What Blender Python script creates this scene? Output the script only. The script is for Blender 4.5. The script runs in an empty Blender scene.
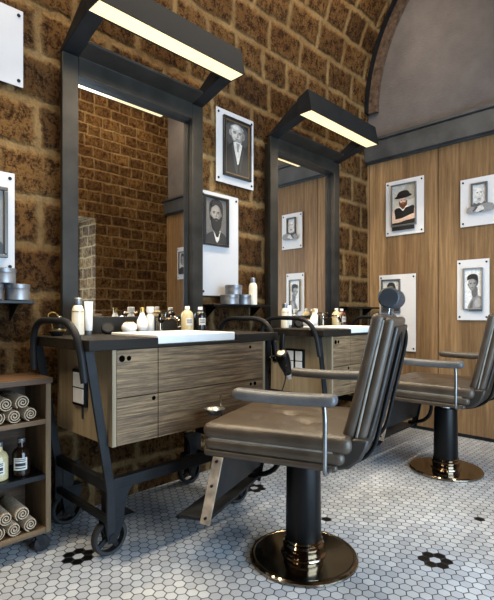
import bpy, math, random
from mathutils import Matrix, Vector
random.seed(7)
S = bpy.context.scene
COL = S.collection
PI = math.pi

# ------------------------------------------------------------------ materials
def lin(c):
    return tuple(((v / 255) / 12.92 if v / 255 <= .04045 else ((v / 255 + .055) / 1.055) ** 2.4) for v in c) + (1,)

class NT:
    """small node-tree helper"""
    def __init__(s, name):
        s.m = bpy.data.materials.new(name); s.m.use_nodes = True
        s.t = s.m.node_tree; s.bsdf = s.t.nodes['Principled BSDF']
    def n(s, typ, **k):
        nd = s.t.nodes.new(typ)
        for a, v in k.items(): setattr(nd, a, v)
        return nd
    def l(s, a, b): s.t.links.new(a, b)
    def put(s, sock, v):
        if isinstance(v, bpy.types.NodeSocket): s.l(v, sock)
        else: sock.default_value = v
    def math(s, op, a, b=None, c=None):
        nd = s.n('ShaderNodeMath', operation=op)
        for i, v in enumerate((a, b, c)):
            if v is not None: s.put(nd.inputs[i], v)
        return nd.outputs[0]
    def coord(s, which='Object', scale=(1, 1, 1), loc=(0, 0, 0)):
        tc = s.n('ShaderNodeTexCoord'); mp = s.n('ShaderNodeMapping')
        mp.inputs['Scale'].default_value = scale; mp.inputs['Location'].default_value = loc
        s.l(tc.outputs[which], mp.inputs['Vector']); return mp.outputs[0]
    def noise(s, vec, scale, detail=4, rough=.55, out='Fac', dist=0):
        nd = s.n('ShaderNodeTexNoise'); s.l(vec, nd.inputs['Vector'])
        nd.inputs['Scale'].default_value = scale; nd.inputs['Detail'].default_value = detail
        nd.inputs['Roughness'].default_value = rough; nd.inputs['Distortion'].default_value = dist
        return nd.outputs[out]
    def ramp(s, fac, stops):
        nd = s.n('ShaderNodeValToRGB'); e = nd.color_ramp.elements
        while len(e) < len(stops): e.new(.5)
        for i, (p, c) in enumerate(stops):
            e[i].position = p; e[i].color = lin(c) if len(c) == 3 else c
        s.l(fac, nd.inputs[0]); return nd.outputs[0]
    def mix(s, fac, a, b, mode='MIX'):
        nd = s.n('ShaderNodeMix', data_type='RGBA', blend_type=mode)
        s.put(nd.inputs[0], fac); s.put(nd.inputs[6], a); s.put(nd.inputs[7], b)
        return nd.outputs[2]
    def bump(s, h, dist, strength=1.0):
        nd = s.n('ShaderNodeBump'); nd.inputs['Distance'].default_value = dist
        nd.inputs['Strength'].default_value = strength
        s.l(h, nd.inputs['Height']); s.l(nd.outputs[0], s.bsdf.inputs['Normal'])
    def set(s, **k):
        for a, v in k.items(): s.put(s.bsdf.inputs[a.replace('_', ' ')], v)

def simple(name, c, rough=.5, metal=0, vary=.18, scale=30, bump=0, spec=.5):
    n = NT(name); v = n.coord()
    f = n.noise(v, scale)
    dark = tuple(x * (1 - vary) for x in c); lite = tuple(min(255, x * (1 + vary)) for x in c)
    n.set(Base_Color=n.ramp(f, [(.3, dark), (.7, lite)]), Metallic=metal)
    n.set(Roughness=n.math('MULTIPLY_ADD', f, .2, rough - .1))
    n.bsdf.inputs['Specular IOR Level'].default_value = spec
    if bump: n.bump(n.noise(v, scale * 3), bump)
    return n.m

def stone(name='rough_stone', bw=.40, rh=.25, ms=.17):
    n = NT(name); tc = n.n('ShaderNodeTexCoord'); uv = tc.outputs['UV']
    def shift(vec, scale, detail, amt):
        w = n.noise(vec, scale, detail, .65, 'Color'); sub = n.n('ShaderNodeVectorMath', operation='MULTIPLY_ADD')
        n.l(w, sub.inputs[0]); sub.inputs[1].default_value = (amt, amt, 0); n.l(vec, sub.inputs[2]); return sub.outputs[0]
    vec = shift(shift(uv, 3.5, 2, .05), 24, 5, .05)
    b = n.n('ShaderNodeTexBrick'); n.l(vec, b.inputs['Vector'])
    b.offset = .5; b.squash = .72; b.squash_frequency = 3
    b.inputs['Scale'].default_value = 1; b.inputs['Brick Width'].default_value = bw
    b.inputs['Row Height'].default_value = rh; b.inputs['Mortar Size'].default_value = rh * ms
    b.inputs['Mortar Smooth'].default_value = .75; b.inputs['Bias'].default_value = 0
    b.inputs['Color1'].default_value = lin((172, 143, 103)); b.inputs['Color2'].default_value = lin((122, 97, 67))
    b.inputs['Mortar'].default_value = lin((174, 152, 116))
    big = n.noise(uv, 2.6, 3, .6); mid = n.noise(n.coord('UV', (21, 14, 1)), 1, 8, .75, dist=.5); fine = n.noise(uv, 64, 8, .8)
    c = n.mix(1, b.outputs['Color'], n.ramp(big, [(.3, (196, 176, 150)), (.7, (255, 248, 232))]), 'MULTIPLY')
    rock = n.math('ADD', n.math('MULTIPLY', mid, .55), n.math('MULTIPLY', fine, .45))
    pit_shade = n.ramp(rock, [(.40, (44, 32, 21)), (.465, (138, 114, 88)), (.52, (240, 228, 212)), (.60, (255, 246, 216))])  # relief shade put into the colour: hollows dark, high spots pale
    c = n.mix(n.math('MULTIPLY_ADD', b.outputs['Fac'], -.62, .95), c, pit_shade, 'MULTIPLY')
    n.set(Base_Color=c, Roughness=.94)
    n.bsdf.inputs['Specular IOR Level'].default_value = .15
    h = n.math('ADD', n.math('MULTIPLY_ADD', b.outputs['Fac'], -.5, .5), n.math('MULTIPLY', rock, n.math('MULTIPLY_ADD', b.outputs['Fac'], -.9, 1.5)))
    n.bump(h, .12, 1.0)
    return n.m

def wood(name, a, b, grain='z', freq=1.0, seams=None, contrast=1.0, rough=.55, spec=.35):
    """grain runs along the given object axis; seams: plank width on the y axis"""
    n = NT(name)
    sc = {'x': (1.2, 26, 26), 'z': (26, 26, 1.2), 'y': (26, 1.2, 26)}[grain]
    v = n.coord('Object', tuple(q * freq for q in sc))
    f1 = n.noise(v, 1, 10, .75, dist=.15)
    k2 = max(1, freq); sc2 = {'x': (.5 * k2, 5 * k2 * k2, 5 * k2 * k2), 'z': (5 * k2, 5 * k2, .45), 'y': (5, .5, 5)}[grain]
    f2 = n.noise(n.coord('Object', sc2), 1, 5, .65, dist=.25)
    f = n.math('MULTIPLY_ADD', f1, .6, n.math('MULTIPLY', f2, .4))
    mid = tuple((x + y) / 2 for x, y in zip(a, b))
    c = n.ramp(f, [(.5 - .14 / contrast, a), (.5, mid), (.5 + .13 / contrast, b)])
    h = f1
    if seams:
        tc = n.n('ShaderNodeTexCoord'); sp = n.n('ShaderNodeSeparateXYZ'); n.l(tc.outputs['Object'], sp.inputs[0])
        q = n.math('DIVIDE', n.math('ADD', sp.outputs[1], 20.275), seams)
        fr = n.math('FRACT', q); cell = n.math('FLOOR', q)
        wn = n.n('ShaderNodeTexWhiteNoise', noise_dimensions='1D'); n.l(cell, wn.inputs['W'])
        c = n.mix(1, c, n.ramp(wn.outputs['Value'], [(0, (196, 188, 178)), (1, (255, 250, 242))]), 'MULTIPLY')
        big = n.math('FRACT', n.math('DIVIDE', n.math('ADD', sp.outputs[1], 20.275), seams * 4))
        ln = n.math('LESS_THAN', big, .010)
        c = n.mix(ln, c, lin((52, 36, 22)))
        h = n.math('SUBTRACT', f1, n.math('MULTIPLY', ln, 2.0))
    n.set(Base_Color=c, Roughness=rough); n.bump(h, .004, .8)
    n.bsdf.inputs['Specular IOR Level'].default_value = spec
    return n.m

def hextile():
    n = NT('hex_tile'); tc = n.n('ShaderNodeTexCoord'); sp = n.n('ShaderNodeSeparateXYZ')
    n.l(tc.outputs['Object'], sp.inputs[0])
    a = .048; r3 = a * math.sqrt(3)
    X = n.math('ADD', sp.outputs[0], -2.056 + 100 * a); Y = n.math('ADD', sp.outputs[1], -.849 + 80 * r3)
    def cell(ox, oy):
        cx = n.math('MULTIPLY_ADD', n.math('ROUND', n.math('DIVIDE', n.math('SUBTRACT', X, ox), a)), a, ox)
        cy = n.math('MULTIPLY_ADD', n.math('ROUND', n.math('DIVIDE', n.math('SUBTRACT', Y, oy), r3)), r3, oy)
        dx = n.math('ABSOLUTE', n.math('SUBTRACT', X, cx)); dy = n.math('ABSOLUTE', n.math('SUBTRACT', Y, cy))
        hd = n.math('MAXIMUM', dx, n.math('ADD', n.math('MULTIPLY', dx, .5), n.math('MULTIPLY', dy, .8660254)))
        return cx, cy, hd
    ax, ay, ah = cell(0, 0); bx, by, bh = cell(a / 2, r3 / 2)
    pick = n.math('LESS_THAN', ah, bh)
    def sel(p, q): return n.math('ADD', n.math('MULTIPLY', p, pick), n.math('MULTIPLY', q, n.math('SUBTRACT', 1.0, pick)))
    cx, cy, hd = sel(ax, bx), sel(ay, by), n.math('MINIMUM', ah, bh)
    X0, Y0 = 100 * a, 80 * r3; PX, PY = 12 * a, 7 * r3
    gj = n.math('DIVIDE', n.math('SUBTRACT', cy, Y0), PY); rj = n.math('ROUND', gj)
    sh = n.math('MULTIPLY', n.math('FLOOR', n.math('MULTIPLY', rj, .5)), a)
    gi = n.math('DIVIDE', n.math('SUBTRACT', n.math('SUBTRACT', cx, X0), sh), PX); ri = n.math('ROUND', gi)
    ddx = n.math('MULTIPLY', n.math('SUBTRACT', gi, ri), PX); ddy = n.math('MULTIPLY', n.math('SUBTRACT', gj, rj), PY)
    dist = n.math('SQRT', n.math('ADD', n.math('MULTIPLY', ddx, ddx), n.math('MULTIPLY', ddy, ddy)))
    oi = n.math('FLOORED_MODULO', ri, 2.0); oj = n.math('FLOORED_MODULO', rj, 2.0)
    par = n.math('ADD', oi, oj)                                   # 0 flower, 1 single, 2 none
    flower = n.math('MULTIPLY', n.math('LESS_THAN', par, .5), n.math('MULTIPLY', n.math('GREATER_THAN', dist, a * .5), n.math('LESS_THAN', dist, a * 1.2)))
    single = n.math('MULTIPLY', n.math('COMPARE', par, 1.0, .3), n.math('LESS_THAN', dist, a * .5))
    black = n.math('MAXIMUM', flower, single)
    cv = n.n('ShaderNodeCombineXYZ'); n.l(cx, cv.inputs[0]); n.l(cy, cv.inputs[1])
    wn = n.n('ShaderNodeTexWhiteNoise', noise_dimensions='2D'); n.l(cv.outputs[0], wn.inputs['Vector'])
    white = n.ramp(wn.outputs['Value'], [(0, (168, 174, 184)), (1, (199, 205, 212))])
    stain = n.noise(tc.outputs['Object'], 1.7, 4, .6)
    white = n.mix(1, white, n.ramp(stain, [(.35, (224, 222, 218)), (.65, (255, 255, 255))]), 'MULTIPLY')
    c = n.mix(black, white, lin((7, 7, 8)))
    grout = n.math('SMOOTH_MIN', 1.0, n.math('DIVIDE', n.math('MAXIMUM', n.math('SUBTRACT', hd, a * .448), 0.0), a * .016), .0)
    c = n.mix(grout, c, lin((46, 49, 54)))
    n.set(Base_Color=c)
    n.set(Roughness=n.math('MULTIPLY_ADD', grout, .5, .30))
    edge = n.math('DIVIDE', n.math('MAXIMUM', n.math('SUBTRACT', hd, a * .41), 0.0), a * .09)
    n.bump(n.math('SUBTRACT', 1.0, edge), .0012, .7)
    return n.m

def emit(name, c, strength):
    n = NT(name); n.set(Base_Color=lin(c)); n.set(Emission_Color=lin(c), Emission_Strength=strength); return n.m

def leather(name, c, rough=.36):
    n = NT(name); v = n.coord()
    f = n.noise(v, 9, 4); n.set(Base_Color=n.ramp(f, [(.3, tuple(x * .82 for x in c)), (.7, tuple(x * 1.12 for x in c))]))
    n.set(Roughness=n.math('MULTIPLY_ADD', f, .2, rough - .1))
    vo = n.n('ShaderNodeTexVoronoi'); n.l(v, vo.inputs['Vector']); vo.inputs['Scale'].default_value = 260
    n.bump(n.math('ADD', n.math('MULTIPLY', vo.outputs['Distance'], .4), n.noise(v, 22, 3)), .0022, .6)
    return n.m

def plastery():
    n = NT('grey_plaster'); v = n.coord()
    n.set(Base_Color=n.ramp(n.noise(v, 2.2, 6, .65), [(.3, (96, 91, 91)), (.7, (122, 116, 115))]), Roughness=.93)
    n.bump(n.noise(v, 75, 5, .7), .012, .9); return n.m

M = dict(
    stone=stone(), stone_small=stone('small_stone', .27, .15, .13), band=simple('arch_band', (92, 76, 64), .9, 0, .3, 26, .02, .2),
    tile=hextile(), plaster=plastery(),
    wood_wall=wood('oak_boards', (118, 92, 64), (190, 158, 118), 'z', 1.5, .1775, 1.1),
    wood_front=wood('weathered_oak_front', (60, 46, 33), (148, 122, 90), 'x', 4.0, None, 1.3),
    wood_side=wood('pale_oak_side', (116, 102, 80), (164, 148, 120), 'z', 1.2, None, .8),
    wood_shelf=wood('brown_plank', (78, 62, 44), (128, 106, 78), 'z', 1.2),
    wood_flat=wood('brown_plank_flat', (74, 56, 38), (122, 96, 66), 'x', 1.2),
    wood_old=wood('dark_old_plank', (40, 30, 22), (104, 76, 50), 'x', 1.1),
    counter=wood('stained_black_top', (22, 20, 18), (50, 44, 38), 'x', .8, rough=.55, spec=.12),
    iron=simple('blued_iron', (30, 31, 33), .48, .15, .22, 9, .0006, .16),
    frame=simple('brushed_dark_steel', (44, 42, 39), .48, .2, .2, 7, .0005, .18),
    dark_iron=simple('black_iron', (26, 28, 31), .5, .3, .25, 14, .0008, .25),
    beam=simple('painted_steel', (74, 77, 80), .5, .3, .16, 6, .0006),
    black=simple('satin_black', (6, 7, 9), .36, .0, .1, 40, 0, .22),
    rubber=simple('dark_rubber', (24, 24, 25), .7, 0, .15, 50),
    steel=simple('grey_steel', (128, 130, 132), .3, .9, .08, 20), hood=simple('black_hood_steel', (30, 32, 34), .6, 0, .15, 8, 0, .12), hole=simple('dark_hole', (5, 5, 5), .95, 0, 0, 8, 0, 0), chrome=simple('chrome', (196, 198, 200), .14, 1, .05, 20),
    bronze=simple('polished_bronze', (142, 131, 116), .12, 1, .08, 3),
    worn_brass=simple('worn_brass_bar', (168, 152, 134), .45, .5, .25, 14, .001),
    leather=leather('taupe_leather', (69, 59, 49), .38), leather_arm=leather('grey_leather', (86, 87, 89), .4),
    leather_shade=leather('shaded_leather', (36, 32, 29), .42), leather_head=leather('slate_leather', (46, 50, 56), .5),  # darker leather copy holds the shade at the chair's rear in its colour
    piping=simple('pale_piping', (128, 124, 116), .4, 0, .1, 30),
    ceramic=simple('white_ceramic', (232, 232, 230), .18, 0, .02, 10), cream=simple('cream_plastic', (222, 214, 194), .35, 0, .06, 12),
    white=simple('white_plastic', (226, 226, 222), .4, 0, .03, 12), gold=simple('brushed_gold', (190, 160, 96), .3, 1, .12, 40),
    tin=simple('brushed_tin', (128, 130, 134), .42, .7, .2, 10), label=simple('printed_label', (206, 204, 196), .6, 0, .04, 30),
    ink=simple('printed_ink', (34, 34, 36), .6, 0, .1, 40), amber=simple('dark_amber_glass', (30, 20, 13), .12, 0, .2, 8),
    brown_glass=simple('brown_bottle', (84, 44, 24), .15, 0, .2, 8), dark_glass=simple('black_bottle', (22, 22, 24), .15, 0, .1, 8), honey=simple('honey_lotion', (190, 174, 132), .25, 0, .06, 8),
    towel=simple('cream_towel', (178, 160, 138), .95, 0, .1, 60, .003, .1), socket=simple('socket_white', (214, 218, 222), .35, 0, .02, 20),
    dimmed_board=simple('dimmed_white_board', (184, 184, 187), .5, 0, .02, 6), paper=simple('white_board', (218, 219, 223), .55, 0, .02, 6), led=emit('warm_tube', (255, 232, 180), .95),  # first board is the white one, its colour dimmed against strong lamp light
)
mir = NT('silvered_glass'); mir.set(Base_Color=(.80, .79, .77, 1), Metallic=1.0, Roughness=.015); M['mirror'] = mir.m
_c = {}
def paint(c, rough=.55):
    if c not in _c: _c[c] = simple('print_%d_%d_%d' % c, c, rough, 0, .08, 60)
    return _c[c]

# ------------------------------------------------------------------ mesh building
def fillet(pts, r, k=6):
    """round the corners of a polyline"""
    P = [Vector(p) for p in pts]; out = [P[0]]
    for i in range(1, len(P) - 1):
        a, b, c = P[i - 1], P[i], P[i + 1]; u, w = (a - b), (c - b)
        d = min(r, u.length * (.96 if i == 1 else .49), w.length * (.96 if i == len(P) - 2 else .49)); p, q = b + u.normalized() * d, b + w.normalized() * d
        for j in range(k + 1):
            t = j / k; out.append(p * (1 - t) ** 2 + b * 2 * t * (1 - t) + q * t * t)
    return out + [P[-1]]

class MB:
    def __init__(s): s.v = []; s.f = []; s.mi = []; s.uv = {}
    def add(s, vs, fs, m=0, T=None):
        o = len(s.v)
        s.v += [tuple(T @ Vector(p)) if T else tuple(p) for p in vs]
        s.f += [tuple(i + o for i in f) for f in fs]; s.mi += [m] * len(fs); return s
    def box(s, x0, x1, y0, y1, z0, z1, m=0, T=None):
        v = [(x, y, z) for z in (z0, z1) for y in (y0, y1) for x in (x0, x1)]
        return s.add(v, [(0, 2, 3, 1), (4, 5, 7, 6), (0, 1, 5, 4), (2, 6, 7, 3), (0, 4, 6, 2), (1, 3, 7, 5)], m, T)
    def prism(s, prof, axis, a, b, m=0, T=None):
        """profile of 2D points swept along an axis; x: (y,z)  y: (x,z)  z: (x,y)"""
        def p3(p, t): return {'x': (t, p[0], p[1]), 'y': (p[0], t, p[1]), 'z': (p[0], p[1], t)}[axis]
        n = len(prof); v = [p3(p, a) for p in prof] + [p3(p, b) for p in prof]
        f = [tuple(range(n))[::-1], tuple(range(n, 2 * n))] + [(i, (i + 1) % n, n + (i + 1) % n, n + i) for i in range(n)]
        return s.add(v, f, m, T)
    def lathe(s, prof, T=None, n=32, m=0):
        v = []; f = []
        for r, z in prof:
            for i in range(n): v.append((r * math.cos(2 * PI * i / n), r * math.sin(2 * PI * i / n), z))
        k = len(prof)
        for j in range(k - 1):
            for i in range(n): f.append((j * n + i, j * n + (i + 1) % n, (j + 1) * n + (i + 1) % n, (j + 1) * n + i))
        f.append(tuple(range(n))[::-1]); f.append(tuple(range((k - 1) * n, k * n)))
        return s.add(v, f, m, T)
    def tube(s, pts, r, n=12, m=0, T=None, flat=None):
        P = [Vector(p) for p in pts]; v = []; f = []; up = None
        for i, p in enumerate(P):
            t = (P[min(i + 1, len(P) - 1)] - P[max(i - 1, 0)]).normalized()
            if up is None: up = (Vector((0, 0, 1)) if abs(t.z) < .9 else Vector((0, 1, 0)))
            a = t.cross(up).normalized(); up = a.cross(t).normalized()
            for j in range(n):
                g = 2 * PI * j / n; v.append(p + a * math.cos(g) * r + up * math.sin(g) * (flat or r))
        for i in range(len(P) - 1):
            for j in range(n): f.append((i * n + j, i * n + (j + 1) % n, (i + 1) * n + (j + 1) % n, (i + 1) * n + j))
        f.append(tuple(range(n))[::-1]); f.append(tuple(range((len(P) - 1) * n, len(P) * n)))
        return s.add(v, f, m, T)
    def soft(s, c, h, r, m=0, T=None, fn=None, k=10):
        """rounded cushion: centre c, half sizes h, corner radius r; fn deforms a local point"""
        def ticks(a):
            e = [-a + r * q for q in (0, .12, .3, .6, 1)]
            inn = [(-a + r) + (2 * a - 2 * r) * i / k for i in range(1, k)]
            return e + inn + [-q for q in e[::-1]]
        tx, ty, tz = ticks(h[0]), ticks(h[1]), ticks(h[2])
        vid = {}; v = []; f = []
        def pt(x, y, z):
            key = (round(x, 6), round(y, 6), round(z, 6))
            if key not in vid:
                p = Vector((x, y, z)); q = Vector([max(-(hh - r), min(hh - r, a)) for a, hh in zip(p, h)])
                d = p - q
                if d.length > 1e-9: p = q + d.normalized() * r
                if fn: p = fn(p)
                vid[key] = len(v); v.append(p + Vector(c))
            return vid[key]
        for A, B, mk, z in ((tx, ty, lambda a, b, w: (a, b, w), h[2]), (ty, tz, lambda a, b, w: (w, a, b), h[0]), (tz, tx, lambda a, b, w: (b, w, a), h[1])):
            for sg in (1, -1):
                for i in range(len(A) - 1):
                    for j in range(len(B) - 1):
                        q = [pt(*mk(A[i + di], B[j + dj], sg * z)) for di, dj in ((0, 0), (1, 0), (1, 1), (0, 1))]
                        f.append(tuple(q) if sg > 0 else tuple(q[::-1]))
        return s.add(v, f, m, T)
    def build(s, name, mats, parent=None, loc=None, bevel=0, smooth=35, uv=None):
        me = bpy.data.meshes.new(name); me.from_pydata(s.v, [], s.f)
        for m in (mats if isinstance(mats, (list, tuple)) else [mats]): me.materials.append(M[m] if isinstance(m, str) else m)
        me.polygons.foreach_set('material_index', s.mi)
        me.validate(); me.update()
        if smooth: me.shade_smooth(); me.set_sharp_from_angle(angle=math.radians(smooth))
        if uv:
            L = me.uv_layers.new(name='UVMap')
            for p in me.polygons:
                for li in p.loop_indices: L.data[li].uv = uv(me.vertices[me.loops[li].vertex_index].co, p.normal)
        o = bpy.data.objects.new(name, me); COL.objects.link(o)
        if parent: o.parent = parent
        if loc: o.location = loc
        if bevel:
            b = o.modifiers.new('edge', 'BEVEL'); b.width = bevel; b.segments = 2; b.limit_method = 'ANGLE'; b.angle_limit = math.radians(40)
        return o

def tag(o, label, cat, group=None):
    o['label'] = label; o['category'] = cat
    if group: o['group'] = group
    return o
def thing(name, loc, label, cat, group=None, rz=0):
    o = bpy.data.objects.new(name, None); COL.objects.link(o); o.location = loc; o.rotation_euler.z = rz
    o.empty_display_size = .1
    return tag(o, label, cat, group)
def struct(o): o['kind'] = 'structure'; return o
def copy_tree(o, off=None, label=None, parent=None, rz=None):
    c = o.copy(); COL.objects.link(c)
    if parent: c.parent = parent
    if off: c.location = Vector(o.location) + Vector(off)
    if rz is not None: c.rotation_euler.z = rz
    if label: c['label'] = label
    for ch in list(o.children): copy_tree(ch, parent=c)
    return c
def R(axis, deg): return Matrix.Rotation(math.radians(deg), 4, axis)
def Tr(*p): return Matrix.Translation(p)

# ------------------------------------------------------------------ the room
STEP = 1.628                       # spacing of the two barber stations
YW, XW, YF, XL = 2.47, 4.30, -1.15, -1.8
ZS, RV = 3.15, (2.47 + 1.15) / 2   # vault spring height and radius
YC = (YW + YF) / 2
def wall_uv(co, nrm):
    return (co.x, co.z) if abs(nrm.y) > .5 else ((co.y + .13, co.z) if abs(nrm.x) > .5 else (co.x, co.y))

b = MB(); b.box(XL - .3, XW + .3, YF - 1.6, YW + .3, -.12, 0); struct(b.build('floor', 'tile', smooth=0))
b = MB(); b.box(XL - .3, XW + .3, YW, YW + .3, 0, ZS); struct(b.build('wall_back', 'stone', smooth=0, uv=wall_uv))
b = MB(); ZT = ZS + RV; b.box(3.08, XW + .3, YF - .7, YF, 0, ZT); b.box(XL - .3, .3, YF - .7, YF, 0, ZT); b.box(.3, 3.08, YF - .7, YF, 2.42, ZT)
struct(b.build('wall_front', 'stone_small', smooth=0, uv=wall_uv))
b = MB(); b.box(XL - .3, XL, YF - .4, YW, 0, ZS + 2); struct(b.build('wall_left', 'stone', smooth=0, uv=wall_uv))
# barrel vault springing from both long walls
b = MB(); N = 30
def arc(r): return [(YC + r * math.cos(PI / 2 * i / (N - 1)), ZS + r * math.sin(PI / 2 * i / (N - 1))) for i in range(N)] + [(YF - .4, ZS + r)]
pr, po = arc(RV), arc(RV + .25)
for i in range(N):
    b.prism([pr[i], po[i], po[i + 1], pr[i + 1]], 'x', XL - .3, XW + .3)
def vuv(co, nrm): return (co.x, ZS + RV * math.atan2(co.z - ZS, co.y - YC) if co.y > YC + .01 else ZS + RV * PI / 2 + YC - co.y)
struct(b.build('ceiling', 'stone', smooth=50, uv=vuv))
# end wall: grey plaster above, oak boards below
wr = MB().box(XW, XW + .25, YF - .2, YW + .1, 0, ZS + 2).build('wall_right', 'plaster', smooth=0); struct(wr)
struct(MB().box(XW - .02, XW, YF + .002, YW - .002, .03, 2.63).build('wood_panelling', 'wood_wall', wr, smooth=0))
bm = MB().box(XW - .085, XW, YF + .002, YW - .002, 2.645, 2.83)
bm.box(XW - .10, XW, YF + .002, YW - .002, 2.838, 2.868); bm.box(XW - .075, XW, YF + .002, YW - .002, 2.83, 2.838)
bm.box(XW - .05, XW, YF + .002, YW - .002, 2.632, 2.645)
struct(bm.build('trim_1', 'beam', bevel=.004))
for nm, ra, rb, dp, mt in (('trim_2', RV - .12, RV - .03, .05, 'band'), ('trim_gap_shade', RV - .03, RV - .004, .09, 'dark_iron')):  # thin outer ring: dark strip standing in for the shaded gap
    b = MB(); qa, qb = arc(ra), arc(rb)
    for i in range(N): b.prism([qa[i], qb[i], qb[i + 1], qa[i + 1]], 'x', XW - dp, XW)
    struct(b.build(nm, mt, smooth=50))
struct(MB().box(XW - .024, XW, YF + .002, YW - .002, 0, .03).build('baseboard_right', 'dark_iron', smooth=0))

# ------------------------------------------------------------------ barber mirrors with lamp hoods
MX0, MX1 = 1.035, 1.985; PW = .088
def make_mirror(label):
    root = thing('barber_mirror', ((MX0 + MX1) / 2, 2.40, .99), label, 'mirror', 'lamp topped mirrors along the stone wall')
    w = (MX1 - MX0) / 2; z = lambda a: a - .99
    f = MB()
    for sx in (-1, 1):
        f.box(sx * w - (PW if sx > 0 else 0), sx * w + (PW if sx < 0 else 0), -.03, -.002, z(.99), z(2.47))
        f.box(sx * (w - .035) - (PW - .035 if sx > 0 else 0), sx * (w - .035) + (PW - .035 if sx < 0 else 0), -.002, .068, z(.99), z(2.44))
    f.prism([(.068, z(2.372)), (-.03, z(2.372)), (-.03, z(2.473)), (-.135, z(2.502)), (-.135, z(2.516)), (.068, z(2.476))], 'x', -w + PW, w - PW)
    f.box(-w + PW, w - PW, -.012, .068, z(.99), z(1.082))
    f.build('frame', 'frame', root, bevel=.003)
    MB().box(-w + PW - .004, w - PW + .004, .02, .045, z(1.079), z(2.375)).build('mirror_glass', 'mirror', root, smooth=0)
    e = .006
    for x in (-w + PW, w - PW - e): MB().box(x, x + e, .01, .02, z(1.083), z(2.371)).build('glass_bead', 'dark_iron', root, smooth=0)
    prof = [(-.03, z(2.474)), (-.308, z(2.55)), (-.30, z(2.66)), (-.24, z(2.634)), (.0, z(2.484)), (.02, z(2.472))]
    for sx in (-1, 1):
        MB().prism(prof, 'x', sx * w - (PW if sx > 0 else 0), sx * w + (PW if sx < 0 else 0)).build('arm', 'iron', root, bevel=.003)
    h = MB(); w2 = w + .003
    h.prism([(-.422, z(2.55)), (-.415, z(2.55)), (-.383, z(2.705)), (-.39, z(2.71))], 'x', -w2, w2)
    h.prism([(-.39, z(2.71)), (-.383, z(2.703)), (-.297, z(2.662)), (-.297, z(2.672))], 'x', -w2, w2)
    h.prism([(-.307, z(2.55)), (-.298, z(2.55)), (-.290, z(2.665)), (-.299, z(2.667))], 'x', -w2, w2)
    for sx in (-1, 1):
        h.prism([(-.4215, z(2.5505)), (-.2985, z(2.5505)), (-.2905, z(2.668)), (-.39, z(2.7095))], 'x', sx * (w2 - .0005), sx * (w2 - .008))
    h.build('lamp_hood', 'hood', root)
    MB().box(-w + .005, w - .005, -.413, -.308, z(2.553), z(2.56)).build('light_strip', 'led', root, smooth=0)
    return root
m1 = make_mirror('near mirror in a dark steel frame with lamp hood, reflecting a stone wall')
copy_tree(m1, (STEP, 0, 0), 'far mirror in a dark steel frame with lamp hood, nearest the oak wall, reflecting portraits')
copy_tree(m1, (-STEP, 0, 0), 'added third dark steel framed mirror with lamp hood, left of the rolling shelf, outside the picture')  # unseen station, added so its lamp lights the left stretch of wall

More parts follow.
